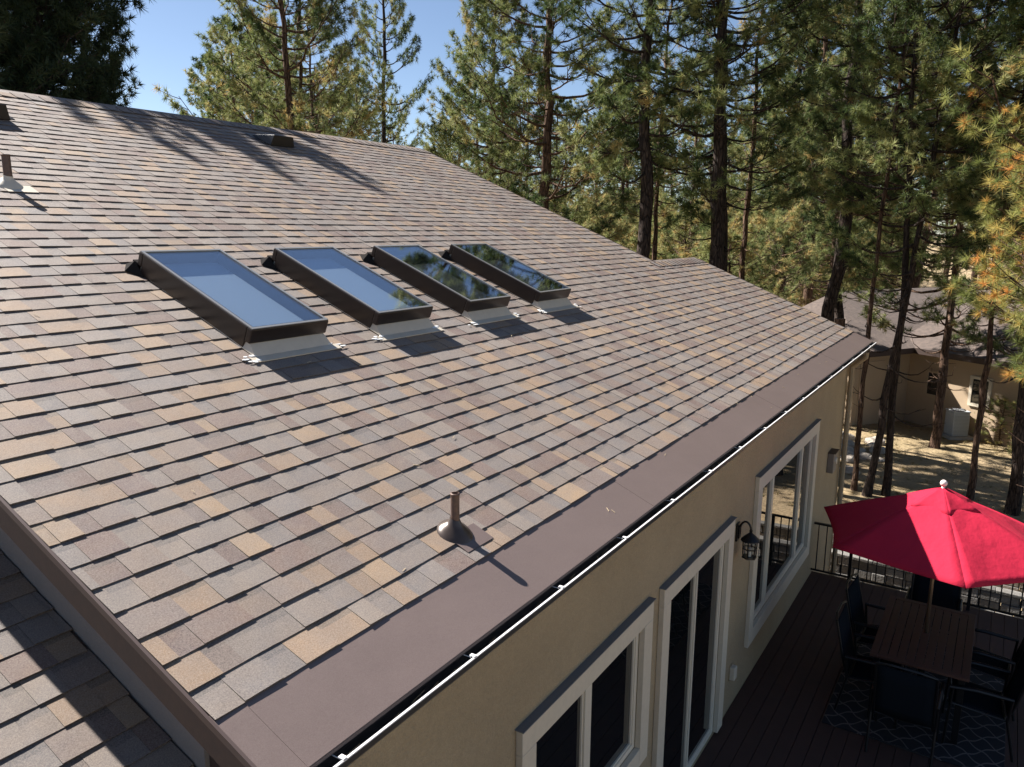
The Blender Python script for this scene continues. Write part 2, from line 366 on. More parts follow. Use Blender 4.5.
# windows
def trim(x0, x1, z0, z1, wtr, sill=True, bottom=True):
    mb = MB(); y0 = FY-.045; y1 = FY-.001
    mb.box((x0-wtr, y0, z1), (x1+wtr, y1, z1+wtr))
    mb.box((x0-wtr, y0, z0 if not bottom else z0-wtr), (x0, y1, z1-.001)); mb.box((x1, y0, z0 if not bottom else z0-wtr), (x1+wtr, y1, z1-.001))
    if bottom: mb.box((x0+.001, y0, z0-wtr), (x1-.001, y1, z0))
    return mb
def window(nm, key, splits, wtr=.15, fr=.045, rec=.022, bottom=True, label=None):
    x0, x1, z0, z1 = opens[key]
    wd = hp(trim(x0, x1, z0, z1, wtr, bottom=bottom).build(nm, m_trim, bevel=.004, label=label))
    mb = MB(); ya, yb = FY+rec-.022, FY+rec+.03
    e = .0025
    mb.box((x0+e, ya, z1-fr), (x1-e, yb, z1-e)); mb.box((x0+e, ya, z0+e), (x1-e, yb, z0+fr))
    mb.box((x0+e, ya+.001, z0+fr), (x0+fr, yb, z1-fr)); mb.box((x1-fr, ya+.001, z0+fr), (x1-e, yb, z1-fr))
    for s_, sw in splits: mb.box((s_-sw/2, ya-.004, z0+fr+.001), (s_+sw/2, yb, z1-fr-.001))
    # sash beads
    xs_ = [x0+fr]+[q for s_, sw in splits for q in (s_-sw/2, s_+sw/2)]+[x1-fr]
    for i in range(0, len(xs_), 2):
        a, b = xs_[i], xs_[i+1]; bw = .014; y2 = ya+.010
        mb.box((a, y2, z0+fr), (a+bw, yb-.001, z1-fr)); mb.box((b-bw, y2, z0+fr), (b, yb-.001, z1-fr))
        mb.box((a+bw, y2, z1-fr-bw), (b-bw, yb-.001, z1-fr)); mb.box((a+bw, y2, z0+fr), (b-bw, yb-.001, z0+fr+bw))
    mb.build('frame', m_vinyl, wd, bevel=.003)
    for i in range(0, len(xs_), 2):
        mb = MB(); mb.box((xs_[i]+.015, FY+rec+.002, z0+fr+.015), (xs_[i+1]-.015, FY+rec+.008, z1-fr-.015)); mb.build('pane', m_glass, wd)
    return wd
window('window', 'w1', [(2.46, .09)], label='low two-pane window nearest the near corner of the house')
window('sliding_door', 'door', [(4.50, .028)], fr=.045, bottom=False, label='tall glass sliding door in cream trim')
window('window', 'bw', [(6.95, .075), (8.38, .075)], wtr=.16, fr=.05, label='wide three-pane window reflecting the yard')
# flashing strip on top of the trims, its blue-grey put in for sky light
for key, wtr in (('w1', .15), ('door', .15), ('bw', .16)):
    x0, x1, z0, z1 = opens[key]; mb = MB(); mb.box((x0-wtr-.01, FY-.056, z1+wtr+.001), (x1+wtr+.01, FY-.001, z1+wtr+.007)); hp(mb.build('head_flashing', mat_ if (mat_ := bpy.data.materials.get('head_grey')) else mat('head_grey', (.16, .17, .18), .6)))
# downspout
mb = MB(); mb.tube([(11.15, .05, -.09), (11.15, .05, -.16), (11.19, .235, -.34), (11.19, .235, -4.4)], .04, 8); hp(mb.build('downspout', m_stucco))
# sill drip on door, dark foundation
# skylights
def bx(mb, x0, x1, d0, d1, h0, h1, c=None):
    mb.hexa([RP(x0,d0,h0),RP(x1,d0,h0),RP(x1,d1,h0),RP(x0,d1,h0),RP(x0,d0,h1),RP(x1,d0,h1),RP(x1,d1,h1),RP(x0,d1,h1)], c)
HT = .158
for i, sx in enumerate((1.5758, 2.7275, 3.8893, 5.0738)):
    W_ = .647; sgd = HT*SA
    d0 = (2.2199*1.08236)+.17*SA; d1 = (3.3206*1.08236)+.17*SA      # corners measured on the raised plane
    mb = MB(); h0 = .062; f = .045
    # clad frame: four rails around the glass
    bx(mb, sx, sx+W_, d0, d0+f, h0, HT); bx(mb, sx, sx+W_, d1-f, d1, h0, HT)
    bx(mb, sx, sx+f, d0+f+.001, d1-f-.001, .013, HT); bx(mb, sx+W_-f, sx+W_, d0+f+.001, d1-f-.001, .013, HT)
    sk = hp(mb.build('skylight', m_bronze, bevel=.006, label=['skylight reflecting pale blue sky, nearest the left edge', 'second skylight, also reflecting blue sky', 'third skylight, its glass reflecting pine trees', 'fourth skylight, farthest away, reflecting pine trees'][i]))
    mb = MB()                        # bright glazing bead round the top
    g = .024
    bx(mb, sx+.004, sx+W_-.004, d0+.006, d0+g, HT+.001, HT+.007); bx(mb, sx+.004, sx+W_-.004, d1-g, d1-.006, HT+.001, HT+.007)
    bx(mb, sx+.004, sx+g, d0+g+.001, d1-g-.001, HT+.001, HT+.007); bx(mb, sx+W_-g, sx+W_-.004, d0+g+.001, d1-g-.001, HT+.001, HT+.007)
    mb.build('glazing_bead', m_bead, sk)
    mb = MB(); bx(mb, sx+g-.004, sx+W_-g+.004, d0+g-.004, d1-g+.004, HT-.004, HT+.0005); mb.build('pane', m_skyglass, sk)
    mb = MB(); bx(mb, sx+f, sx+W_-f, d0+f, d1-f, .07, .074)  # blue-grey panel added for a sky-lit look; black stands for unlit depth
    mb.build('sky_tone_panel' if i < 2 else 'dark_shaft_panel', m_skypanel if i < 2 else m_int, sk)
    # metal curb skirt and apron
    mb = MB(); e = .018
    mb.hexa([RP(sx-.002,d0-.075,.0125),RP(sx+W_+.002,d0-.075,.0125),RP(sx+W_-e,d1-e,.0),RP(sx+e,d1-e,.0),RP(sx+e,d0+e,h0+.004),RP(sx+W_-e,d0+e,h0+.004),RP(sx+W_-e,d1-e,h0+.004),RP(sx+e,d1-e,h0+.004)])
    bx(mb, sx-.045, sx+W_+.045, d0-.135, d0-.074, .0065, .0135)
    mb.build('curb_flashing', m_steel, sk)
    mb = MB()                        # head saddle at the upper corners
    for sgn, xx in ((-1, sx), (1, sx+W_)):
        a = xx+sgn*.075
        mb.poly([RP(a, d1+.01, .012), RP(xx, d1-.10, .012), RP(xx, d1+.03, .075), ][::(1 if sgn < 0 else -1)])
        mb.poly([RP(a, d1+.01, .012), RP(xx, d1+.03, .075), RP(xx, d1+.12, .012)][::(1 if sgn < 0 else -1)])
        mb.poly([RP(xx, d1+.12, .012), RP(xx, d1+.03, .075), RP(xx, d1-.10, .012)])
    bx(mb, sx, sx+W_, d1-.002, d1+.05, .010, .075)
    mb.build('head_flashing', mat('dark_rubber', (.02, .018, .017), .95, spec=.05) if 'dark_rubber' not in bpy.data.materials else bpy.data.materials['dark_rubber'], sk)
    mb = MB(); rr = random.Random(50+i)
    for k in range(9):               # dabs of sealant by the apron
        sx_ = sx-.05 if k < 6 else sx+W_+.03
        a = sx_+rr.uniform(-.07, .05); d = d0-.11+rr.uniform(-.03, .05); l = rr.uniform(.03, .08); ww = rr.uniform(.006, .014)
        pts = [RP(a+l*u, d+ww*v_, .0135+.0012*(k % 3)) for u, v_ in ((-.5,0),(-.3,-.8),(.2,-1),(.5,-.2),(.3,.8),(-.2,1))]
        top = [RP(a+l*u*.8, d+ww*v_*.7, .0155+.0012*(k % 3)) for u, v_ in ((-.5,0),(-.3,-.8),(.2,-1),(.5,-.2),(.3,.8),(-.2,1))]
        mb.poly(top)
        for q in range(6): mb.poly([pts[q], pts[(q+1) % 6], top[(q+1) % 6], top[q]])
    mb.build('sealant', m_seal, sk)
# plumbing vents
def vent_pipe(x, y, h, r, bright=False, label=None):
    z = y*S
    mb = MB(); mb.tube([(x, y, z-.02), (x, y, z+h)], r, 14, caps=False); mb.tube([(x, y, z+h), (x, y, z+.06)], r*.82, 14, caps=False)
    mb.lathe([(r*1.0, z+h-.012), (r*1.12, z+h-.01), (r*1.12, z+h), (r*.82, z+h+.001)], Matrix.Translation((x, y, 0)), 14)
    p = hp(mb.build('vent_pipe', m_pipe, smooth=True, label=label)); 
    mb = MB(); T = Matrix.Translation((x, y, z)) @ Rm
    mb.lathe([(.098, .006), (.092, .016), (.075, .032), (.048, .05), (.034, .066), (r+.003, .085)], Matrix(((1,0,0,x),(0,CA,0,y),(0,SA,1,z),(0,0,0,1))), 24)
    b_ = mb.build('pipe_boot', m_steel if bright else m_cone, p, smooth=True)
    mb = MB(); d = y/CA; bx(mb, x-.07, x+.15, d-.135, d+.0, .0105, .0122); mb.build('base_flashing', m_steel if bright else m_flash, p)
vent_pipe(1.365, .525, .215, .022, label='stubby vent pipe with a round brown boot near the eave')
vent_pipe(1.52, 4.83, .235, .03, True, label='vent pipe high on the roof at the left edge')
def box_vent(x, d, label):
    mb = MB(); a, b = .20, .19
    P = [RP(x-a, d-b, .014), RP(x+a, d-b, .014), RP(x+a, d+b, .014), RP(x-a, d+b, .014), RP(x-a+.04, d-b+.02, .145), RP(x+a-.04, d-b+.02, .145), RP(x+a-.03, d+b-.05, .05), RP(x-a+.03, d+b-.05, .05)]
    mb.hexa(P); bx(mb, x-a-.06, x+a+.06, d-b+.04, d+b+.06, .008, .013)
    hp(mb.build('roof_vent', m_black, bevel=.03, label=label))
box_vent(5.80, 6.78/CA, 'low dark box vent just below the ridge'); box_vent(2.17, 6.62/CA, 'dark box vent at the left edge below the ridge')
# lower roof by the near corner
OFF = -.652
def RP2(x, d, h=0): p = RP(x, d, h); return (p[0], p[1], p[2]+OFF)
r2 = random.Random(11)
lower = empty('porch_roof', (-3, 1.5, -4.5), label='lower shingled roof in the near left corner, half in shadow', cat='roof')
ib = Matrix.Translation((3, -1.5, 4.5))
def lp(o): o.parent = lower; o.matrix_parent_inverse = ib; return o
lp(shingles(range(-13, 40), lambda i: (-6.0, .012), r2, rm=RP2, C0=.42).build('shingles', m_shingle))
mb = MB(); P = [RP2(-6, -1.55, -.12), RP2(.015, -1.55, -.12), RP2(.015, 6.3, -.12), RP2(-6, 6.3, -.12), RP2(-6, -1.55, -.003), RP2(.015, -1.55, -.003), RP2(.015, 6.3, -.003), RP2(-6, 6.3, -.003)]; mb.hexa(P)
lp(mb.build('roof_deck', m_brown))
mb = MB(); mb.box((-5.7, -1.1, -4.7), (-.02, 5.6, -1.35)); mb.box((-5.7, 5.0, -1.35), (-.02, 5.6, 1.4)); lp(mb.build('wall', m_stucco))

# things fixed to the front wall
def lantern():
    L_ = empty('wall_lantern', (5.62, FY, -1.14), label='black coach lantern with a curled arm between door and wide window', cat='lantern')
    mb = MB(); mb.box((-.045, -.02, -.10), (.045, -.001, .08)); mb.box((-.03, -.035, -.07), (.03, -.02, .05)); mb.build('back_plate', m_black, L_, bevel=.005)
    pts = [(0, -.03, .0)]+[(0, -.10-.068*math.cos(t), .03+.085*math.sin(t)) for t in [R(180-180*k/12) for k in range(13)][::1]]
    pts = [(0, -.03, -.03)]+[(0, -.03-.075+.075*math.cos(R(180-k*15)) if False else -.03-.0525*(1-math.cos(R(k*15))), .02+.085*math.sin(R(k*15))) for k in range(13)]
    mb = MB(); mb.tube(pts, .010, 8); mb.build('arm', m_black, L_, smooth=True)
    T = Matrix.Translation((0, -.135, -.15))
    mb = MB(); mb.lathe([(.0, .185), (.016, .18), (.014, .155), (.03, .14), (.055, .12), (.088, .085), (.090, .075), (.0, .08)], T, 16); mb.build('roof', m_black, L_)
    mb = MB()
    for k in range(6):
        a = R(60*k); mb.tube([(T @ Vector((.068*math.cos(a), .068*math.sin(a), .08))), (T @ Vector((.062*math.cos(a), .062*math.sin(a), -.09)))], .006, 6)
    mb.lathe([(.0, -.088), (.07, -.086), (.072, -.10), (.045, -.11), (.0, -.112)], T, 6); mb.lathe([(.073, -.01), (.073, .0), (.064, .0), (.064, -.01)], T, 6)
    mb.build('cage', m_black, L_)
    mb = MB(); mb.lathe([(.058, .075), (.052, -.085)], T, 6); mb.build('glass', m_clear, L_)
    mb = MB(); mb.lathe([(.0, -.086), (.018, -.085), (.018, -.0), (.0, .005)], T, 10); mb.build('candle', m_vinyl, L_)
lantern()
ou = empty('outlet_cover', (5.72, FY, -2.70), label='small weatherproof outlet cover low on the wall beside the sliding door', cat='outlet cover')
mb = MB(); mb.box((-.045, -.06, -.07), (.045, -.001, .07)); mb.build('cover', m_trim, ou, bevel=.012)
mb = MB(); mb.box((-.05, -.012, -.08), (.05, -.0005, .08)); mb.build('back_plate', m_stucco, ou, bevel=.003)
me_ = empty('meter_box', (10.28, FY, -1.62), label='grey utility box on the wall near the far corner under the eave', cat='utility box')
mb = MB(); mb.box((-.13, -.09, -.15), (.13, -.001, .15)); mb.build('box', mat('box_grey', (.22, .19, .16), .5), me_, bevel=.01)
mb = MB(); mb.box((-.145, -.11, .151), (.145, -.001, .162)); mb.build('lid', m_brown, me_)
mb = MB(); mb.lathe([(.0, .02), (.05, .02), (.055, .0)], Matrix.Translation((0, -.09, .02)) @ Matrix.Rotation(R(90), 4, 'X'), 16); mb.build('dial', m_steel, me_)

# ------------------------------------------------------------------ deck and its furniture
DZ = -3.13; DX = 9.66
mb = MB(); y = FY-.004
while y > -5.2:
    mb.box((-.2, y-.134, DZ-.03), (DX, y, DZ), c=None); y -= .14
dk = mb.build('deck', m_deck, bevel=0); tag(dk, kind='structure')
mb = MB(); mb.box((-.2, -5.25, DZ-.26), (DX-.02, FY-.01, DZ-.032)); mb.box((DX+.001, -5.25, DZ-.22), (DX+.03, FY, DZ-.002))
for x in (2, 5, 8, 9.4):
    for yy in (-1.6, -3.2, -5.1): mb.box((x, yy, ZB), (x+.12, yy+.12, DZ-.27))
tag(mb.build('deck_frame', m_brown), kind='structure')
rl = empty('deck_railing', (9.57, -1, DZ), label='black metal baluster railing along the far end of the deck', cat='railing')
def rbox(nm, a, b): 
    m_ = MB(); m_.box(a, b); return m_.build(nm, m_black, rl)
rbox('top_rail', (-.02, -4.2, .765), (.02, 1.295, .79)); rbox('bottom_rail', (-.012, -4.2, .07), (.012, 1.295, .092))
y = 1.29-.06
yy = y; k = 0
while yy > -4.2:
    if k % 13 == 4: rbox('post', (-.02, yy-.02, .0), (.02, yy+.02, .764))
    else: rbox('baluster', (-.0075, yy-.0075, .0925), (.0075, yy+.0075, .7645))
    yy -= .112; k += 1
# side railing along the yard edge of the deck, out of frame to the right
# rug
rg = MB(); rg.box((6.02, -2.12, DZ+.004), (8.4, -.56, DZ+.012))
def rugmat():
    m = bpy.data.materials.new('rug_weave'); m.use_nodes = True; t = m.node_tree; N = t.nodes; L = t.links; p = N['Principled BSDF']; p.inputs['Roughness'].default_value = .95
    tc = N.new('ShaderNodeTexCoord'); sp = N.new('ShaderNodeSeparateXYZ'); L.new(tc.outputs['Object'], sp.inputs[0])
    outs = []
    def mth(op, a, b=None):
        n = N.new('ShaderNodeMath'); n.operation = op
        for i, q in enumerate((a, b)):
            if q is None: continue
            if isinstance(q, (int, float)): n.inputs[i].default_value = q
            else: L.new(q, n.inputs[i])
        return n.outputs[0]
    sy = mth('MULTIPLY', mth('SINE', mth('MULTIPLY', sp.outputs[1], 36.0)), .018)
    for sgn in (1, -1):
        s_ = mth('ADD', sp.outputs[0], mth('MULTIPLY', sp.outputs[1], sgn*1.0)); s_ = mth('ADD', s_, sy)
        q = mth('ABSOLUTE', mth('SUBTRACT', mth('FRACT', mth('MULTIPLY', s_, 4.4)), .5)); outs.append(mth('LESS_THAN', q, .05))
    mxx = mth('MAXIMUM', outs[0], outs[1]); mx = N.new('ShaderNodeMix'); mx.data_type = 'RGBA'; L.new(mxx, mx.inputs[0])
    mx.inputs[6].default_value = (.012, .012, .015, 1); mx.inputs[7].default_value = (.12, .10, .09, 1); L.new(mx.outputs[2], p.inputs['Base Color'])
    return m
ro = rg.build('rug', rugmat(), bevel=.003); tag(ro, 'dark outdoor rug with a pale trellis pattern under the patio table', 'rug')
m_table = mat('table_wood', (.085, .038, .026), .6, noise=[(7, .5, (.06, .028, .02))], bump=(50, .2, .002))
tb = empty('patio_table', (7.06, -1.33, DZ+.012), label='rectangular brown slatted patio table under the red umbrella', cat='table')
mb = MB(); mb.box((-.75, -.43, .69), (.75, -.36, .72)); mb.box((-.75, .36, .69), (.75, .43, .72)); mb.box((-.75, -.359, .69), (-.68, .359, .72)); mb.box((.68, -.359, .69), (.75, .359, .72))
for k in range(9):
    y = -.355+k*.0795
    mb.box((-.678, y, .695), (.678, y+.072, .718))
mb.build('tabletop', m_table, tb, bevel=.003)
for sx_ in (-1, 1):
    for sy_ in (-1, 1):
        mb = MB(); mb.box((sx_*.69-.03, sy_*.37-.03, 0), (sx_*.69+.03, sy_*.37+.03, .689)); mb.build('leg', m_black, tb, bevel=.004)
mb = MB(); mb.box((-.66, -.39, .62), (.66, -.36, .688)); mb.box((-.66, .36, .62), (.66, .39, .688)); mb.build('apron', m_black, tb)
m_sling = mat('navy_sling', (.010, .014, .019), .95, spec=.05)
def chair():
    c = empty('patio_chair'); W2 = .27
    for s_ in (-1, 1):
        mb = MB(); mb.tube([(s_*W2, .27, 0), (s_*W2, .25, .40), (s_*W2, .24, .60)], .013, 8); mb.build('front_leg', m_black, c)
        mb = MB(); mb.tube([(s_*W2, -.30, 0), (s_*W2, -.22, .38), (s_*W2, -.24, .6)], .013, 8); mb.build('rear_leg', m_black, c)
        mb = MB(); mb.tube([(s_*W2, .27, .60), (s_*W2, .05, .622), (s_*W2, -.25, .61)], [.018, .022, .016], 8); mb.build('armrest', m_black, c)
    mb = MB(); mb.tube([(-.25, .24, .43), (.25, .24, .43)], .012); mb.tube([(-.25, -.2, .38), (.25, -.2, .38)], .012)
    for s_ in (-1, 1): mb.tube([(s_*.25, .25, .43), (s_*.25, -.22, .38), (s_*.25, -.28, .6), (s_*.25, -.36, .96)], .012)
    mb.tube([(-.25, -.36, .96), (-.12, -.385, .985), (.12, -.385, .985), (.25, -.36, .96)], .012); mb.tube([(-.26, -.27, .14), (.26, -.27, .14)], .009)
    mb.build('frame', m_black, c)
    def sheet(nm, pts):
        mb = MB()
        for p in pts:
            for j in range(7):
                u = -.24+.08*j; mb.v.append((u, p[0], p[1]-.012*(1-(u/.24)**2)))
        for i in range(len(pts)-1):
            for j in range(6): mb.f.append((i*7+j, i*7+j+1, i*7+j+8, i*7+j+7)); mb.c.append(None)
        o = mb.build(nm, m_sling, c, smooth=True); s = o.modifiers.new('thick', 'SOLIDIFY'); s.thickness = .006; return o
    sheet('seat', [(.24, .435), (.1, .42), (-.1, .39), (-.2, .385)])
    sheet('backrest', [(-.225, .40), (-.255, .5), (-.29, .64), (-.325, .8), (-.36, .95)])
    return c
cp = chair()
spots = [(6.58, -.93, 180, 'sling patio chair on the house side of the table, nearer the camera'),
         (7.36, -.90, 176, 'sling patio chair on the house side of the table, nearer the railing'),
         (6.60, -1.86, 4, 'sling patio chair on the yard side of the table, nearer the camera'),
         (7.38, -1.90, -3, 'sling patio chair on the yard side of the table, nearer the railing'),
         (6.06, -1.28, -91, 'navy sling chair at the near end of the table, back to the camera'),
         (8.12, -1.33, 90, 'dark sling chair at the far end of the table, close to the railing')]
for i, (x, y, a, lb) in enumerate(spots):
    c = cp if i == 0 else copy_tree(cp)
    c.location = (x, y, DZ+.0135); c.rotation_euler = (0, 0, R(a)); tag(c, lb, 'chair', 'patio chairs around the table')
# umbrella
um = empty('patio_umbrella', (7.08, -1.33, DZ+.012), R(15), label='open crimson patio umbrella with a small vent cap and ball finial', cat='umbrella')
def clothmat():
    m = bpy.data.materials.new('crimson_canvas'); m.use_nodes = True; t = m.node_tree; N = t.nodes; L = t.links; p = N['Principled BSDF']; out = N['Material Output']
    p.inputs['Base Color'].default_value = (.43, .017, .045, 1); p.inputs['Roughness'].default_value = .85; p.inputs['Specular IOR Level'].default_value = .15
    tr = N.new('ShaderNodeBsdfTranslucent'); tr.inputs[0].default_value = (.6, .01, .025, 1)
    tc = N.new('ShaderNodeTexCoord'); nz = N.new('ShaderNodeTexNoise'); nz.inputs['Scale'].default_value = 5; nz.inputs['Detail'].default_value = 6; L.new(tc.outputs['Object'], nz.inputs[0])
    b = N.new('ShaderNodeBump'); b.inputs['Strength'].default_value = .5; b.inputs['Distance'].default_value = .04; L.new(nz.outputs[0], b.inputs['Height']); L.new(b.outputs[0], p.inputs['Normal'])
    mx = N.new('ShaderNodeMixShader'); mx.inputs[0].default_value = .03; L.new(p.outputs[0], mx.inputs[1]); L.new(tr.outputs[0], mx.inputs[2]); L.new(mx.outputs[0], out.inputs[0]); return m
m_cloth = clothmat()
ZR, ZA = 1.768, 2.26        # rim and apex above the deck
def canopy(r0, r1, z0, z1, sag, seg=6, nr=12, ntg=10, scallop=0.0):
    V = []; F = []; rr = random.Random(5)
    for k in range(seg):
        a0, a1 = R(60*k), R(60*(k+1)); base = len(V)
        ph = rr.uniform(0, 6)
        for i in range(nr+1):
            u = i/nr; r = r0+(r1-r0)*u
            for j in range(ntg+1):
                v_ = j/ntg; x = r*(math.cos(a0)*(1-v_)+math.cos(a1)*v_); y = r*(math.sin(a0)*(1-v_)+math.sin(a1)*v_)
                z = z1+(z0-z1)*(u**1.12)-sag*math.sin(math.pi*v_)*u*(1.0-.35*u)
                z += .004*math.sin(u*14+ph+v_*3)*math.sin(math.pi*v_)
                pull = 1-scallop*math.sin(math.pi*v_)*max(0, u-.6)/.4
                V.append((x*pull, y*pull, z))
        for i in range(nr):
            for j in range(ntg):
                q = base+i*(ntg+1)+j; F.append((q, q+ntg+1, q+ntg+2, q+1))
    return V, F
def mk(nm, V, F, parent):
    mb = MB(); mb.v = V; mb.f = F; mb.c = [None]*len(F); o = mb.build(nm, m_cloth, parent, smooth=True)
    s = o.modifiers.new('thick', 'SOLIDIFY'); s.thickness = .004; return o
V, F = canopy(.16, 1.2, ZR, ZA-.055, .05, scallop=.045); can = mk('canopy', V, F, um)
V, F = canopy(.012, .36, ZA-.115, ZA+.045, .018, nr=5, ntg=8, scallop=.12); mk('vent_cap', V, F, can)
mb = MB()
for k in range(6):
    a = R(60*k)
    mb.tube([(1.19*math.cos(a)*t, 1.19*math.sin(a)*t, (ZA-.055)+(ZR-ZA+.055)*(t**1.12)-.012) for t in (.05, .25, .5, .75, 1.0)], .008, 6)
mb.build('rib', m_bronze, um)
for k in range(6):
    a = R(60*k); mb = MB(); mb.tube([(.04*math.cos(a), .04*math.sin(a), 1.72), (.62*math.cos(a), .62*math.sin(a), ZA-.055-.19)], .007, 6); mb.build('strut', m_bronze, um)
m_pole = mat('bronze_pole', (.16, .11, .07), .35, .5)
mb = MB(); mb.tube([(0, 0, .06), (0, 0, ZA+.03)], .019, 14); mb.build('pole', m_pole, um, smooth=True)
mb = MB(); mb.lathe([(.0, .0), (.25, .002), (.25, .03), (.21, .05), (.06, .07), (.035, .09), (.035, .3), (.0, .3)], None, 28); mb.build('base', m_black, um, smooth=False)
mb = MB(); mb.lathe([(.02, ZA+.035), (.014, ZA+.06)]+[(.034*math.sin(R(t)), ZA+.09-.034*math.cos(R(t))) for t in range(20, 181, 16)], None, 18); mb.build('finial', mat('finial_cream', (.78, .68, .62), .4), um, smooth=True)
mb = MB(); mb.lathe([(.03, 1.66), (.045, 1.68), (.045, 1.74), (.03, 1.76)], None, 14); mb.build('runner', m_black, um)

# ------------------------------------------------------------------ neighbouring house
nb = empty('neighbour_house', (27, .8, -4.5), label='tan stucco neighbouring house with a pinkish shingle roof behind the pines', cat='house')
U_ = Vector((-.527, -.85, 0)).normalized()     # along the main wall toward the right of the picture
N_ = Vector((-.85, .527, 0)).normalized()      # out of the main wall, toward the sun
Mn = Matrix((( U_.x, N_.x, 0, 27.0), (U_.y, N_.y, 0, .85), (0, 0, 1, -4.5), (0, 0, 0, 1)))
nb.matrix_world = Mn
m_nst = mat('neighbour_stucco', (.44, .335, .225), .95, noise=[(1.3, .3, (.38, .28, .185)), (60, .3, .8)], bump=(80, .6, .01))
m_nroof = mat('neighbour_shingles', (.12, .092, .078), .95, noise=[(3, .5, (.15, .115, .095)), (9, .7, (.07, .055, .05)), (.6, .4, .7)], bump=(30, .6, .02))
mb = MB()
mb.box((0, -9, -.3), (4.6, 0, 2.45)); mb.box((-9, -9, -.3), (-.002, 2.6, 2.45)); mb.build('wall', m_nst, nb)
mb = MB()   # roofs: main slope above the wall, wing slope
def nroof(P): mb.hexa(P)
zE, ov, sl = 2.38, .45, .40
nroof([(-.4,ov,zE),(5.1,ov,zE),(5.1,-5.2,zE+sl*5.6),(-.4,-5.2,zE+sl*5.6),(-.4,ov,zE+.14),(5.1,ov,zE+.14),(5.1,-5.2,zE+sl*5.6+.14),(-.4,-5.2,zE+sl*5.6+.14)])
nroof([(-9.4,3.0,zE+.001),(.45,3.0,zE+.001),(.45,-9,zE+.001),(-9.4,-9,zE+.001),(-9.4,3.0,zE+.139),(.45,3.0,zE+.139),(.45,-9,zE+.139),(-9.4,-9,zE+.139)])
nroof([(.45,3.0,zE+.142),(.45,-9,zE+.142),(-4.5,-9,zE+.142),(-4.5,3.0,zE+.142),(.45,3.0,zE+.15),(.45,-9,zE+.15),(-4.0,-9,zE+sl*4.0),(-4.0,-.8,zE+sl*4.0)])
mb.build('roof', m_nroof, nb)
mb = MB(); mb.box((-.4, ov, zE-.03), (5.1, ov+.03, zE+.15)); mb.box((.452, .5, zE-.03), (.48, 3.0, zE+.15)); mb.build('fascia', m_brown, nb)
def nwin(x0, x1, z0, z1, y=0, mw=m_trim, ang=None):
    mb = MB(); mb.box((x0-.09, y+.002, z1), (x1+.09, y+.06, z1+.09)); mb.box((x0-.09, y+.002, z0-.09), (x1+.09, y+.06, z0)); mb.box((x0-.09, y+.002, z0+.001), (x0, y+.06, z1-.001)); mb.box((x1, y+.002, z0+.001), (x1+.09, y+.06, z1-.001))
    o = mb.build('window', mw, nb); mb = MB(); mb.box((x0, y+.001, z0), (x1, y+.03, z1)); mb.build('pane', m_glass, o)
nwin(.75, 1.25, 1.05, 1.75, 0, m_nst); nwin(2.25, 2.75, 1.05, 1.8)
mb = MB(); mb.box((-.0015, 1.2, .0), (.02, 2.3, 2.1)); mb.box((-.0015, .55, -.2), (.05, .65, 2.35)); mb.box((-.0015, 2.5, -.2), (.05, 2.59, 2.35)); mb.build('trim_board', m_trim if False else m_nst, nb)
mb = MB(); mb.tube([(4.45, .06, 2.3), (4.45, .06, .05)], .04, 8); mb.build('downspout', m_trim, nb)
# air conditioner condenser
ac = empty('air_conditioner', (25.55, -.75, -4.5), R(32), label='grey air conditioner condenser standing by the neighbouring house wall', cat='air conditioner')
m_ac = mat('ac_grey', (.42, .45, .47), .45)
mb = MB(); mb.box((-.30, -.30, .05), (.30, .30, .84)); mb.box((-.32, -.32, .84), (.32, .32, .90)); mb.build('cabinet', m_ac, ac, bevel=.03)
mb = MB()
for k in range(14):
    z = .12+k*.047
    mb.box((-.27, -.312, z), (.27, -.3005, z+.02)); mb.box((-.312, -.27, z), (-.3005, .27, z+.02))
mb.build('louvre', mat('ac_louvre', (.30, .33, .35), .5), ac)
mb = MB(); mb.lathe([(.25, .902), (.25, .92), (.22, .92), (.22, .902)], None, 24)
for k in range(6): mb.tube([(.24*math.cos(R(30*k)), .24*math.sin(R(30*k)), .915), (-.24*math.cos(R(30*k)), -.24*math.sin(R(30*k)), .915)], .006, 5)
mb.build('fan_grille', m_black, ac); mb = MB(); mb.box((-.45, -.45, -.06), (.45, .45, .049)); mb.build('pad', mat('concrete_pad', (.4, .38, .35), .9), ac)

ac.scale = (.82, .82, .92)
# retaining walls of stacked block beyond the railing
m_block = mat('stone_block', attr=True, rough=.95, noise=[(18, .5, .6)], bump=(40, .8, .015))
def blockwall(p0, p1, h, label):
    root = empty('retaining_wall', (p0[0], p0[1], -4.55), label=label, cat='retaining wall')
    a = Vector((p0[0], p0[1], 0)); b = Vector((p1[0], p1[1], 0)); d = (b-a); Ln = d.length; d.normalize(); ang = math.atan2(d.y, d.x)
    root.rotation_euler = (0, 0, ang); mb = MB(); rr = random.Random(h*100)
    rows = int(h/.15)
    for r_ in range(rows):
        x = -(r_ % 2)*.15
        while x < Ln:
            wd = rr.uniform(.2, .3); g = rr.uniform(.10, .24); j = rr.uniform(-.015, .015)
            mb.box((max(x, 0), -.15+j, r_*.15), (min(x+wd-.012, Ln), .15, r_*.15+.143), c=(g*1.05, g, g*.93)); x += wd
    mb.build('blocks', m_block, root, bevel=.012)
    mb = MB(); x = 0
    while x < Ln:
        wd = rr.uniform(.5, .7); g = rr.uniform(.10, .24); mb.box((x, -.165, rows*.15), (min(x+wd-.01, Ln), -.02, rows*.15+.05), c=(g, g*.95, g*.87)); x += wd
    mb.build('cap', m_block, root, bevel=.008)
blockwall((12.4, 2.2), (11.7, -9), .78, 'low stacked block wall with pale caps just beyond the deck railing')
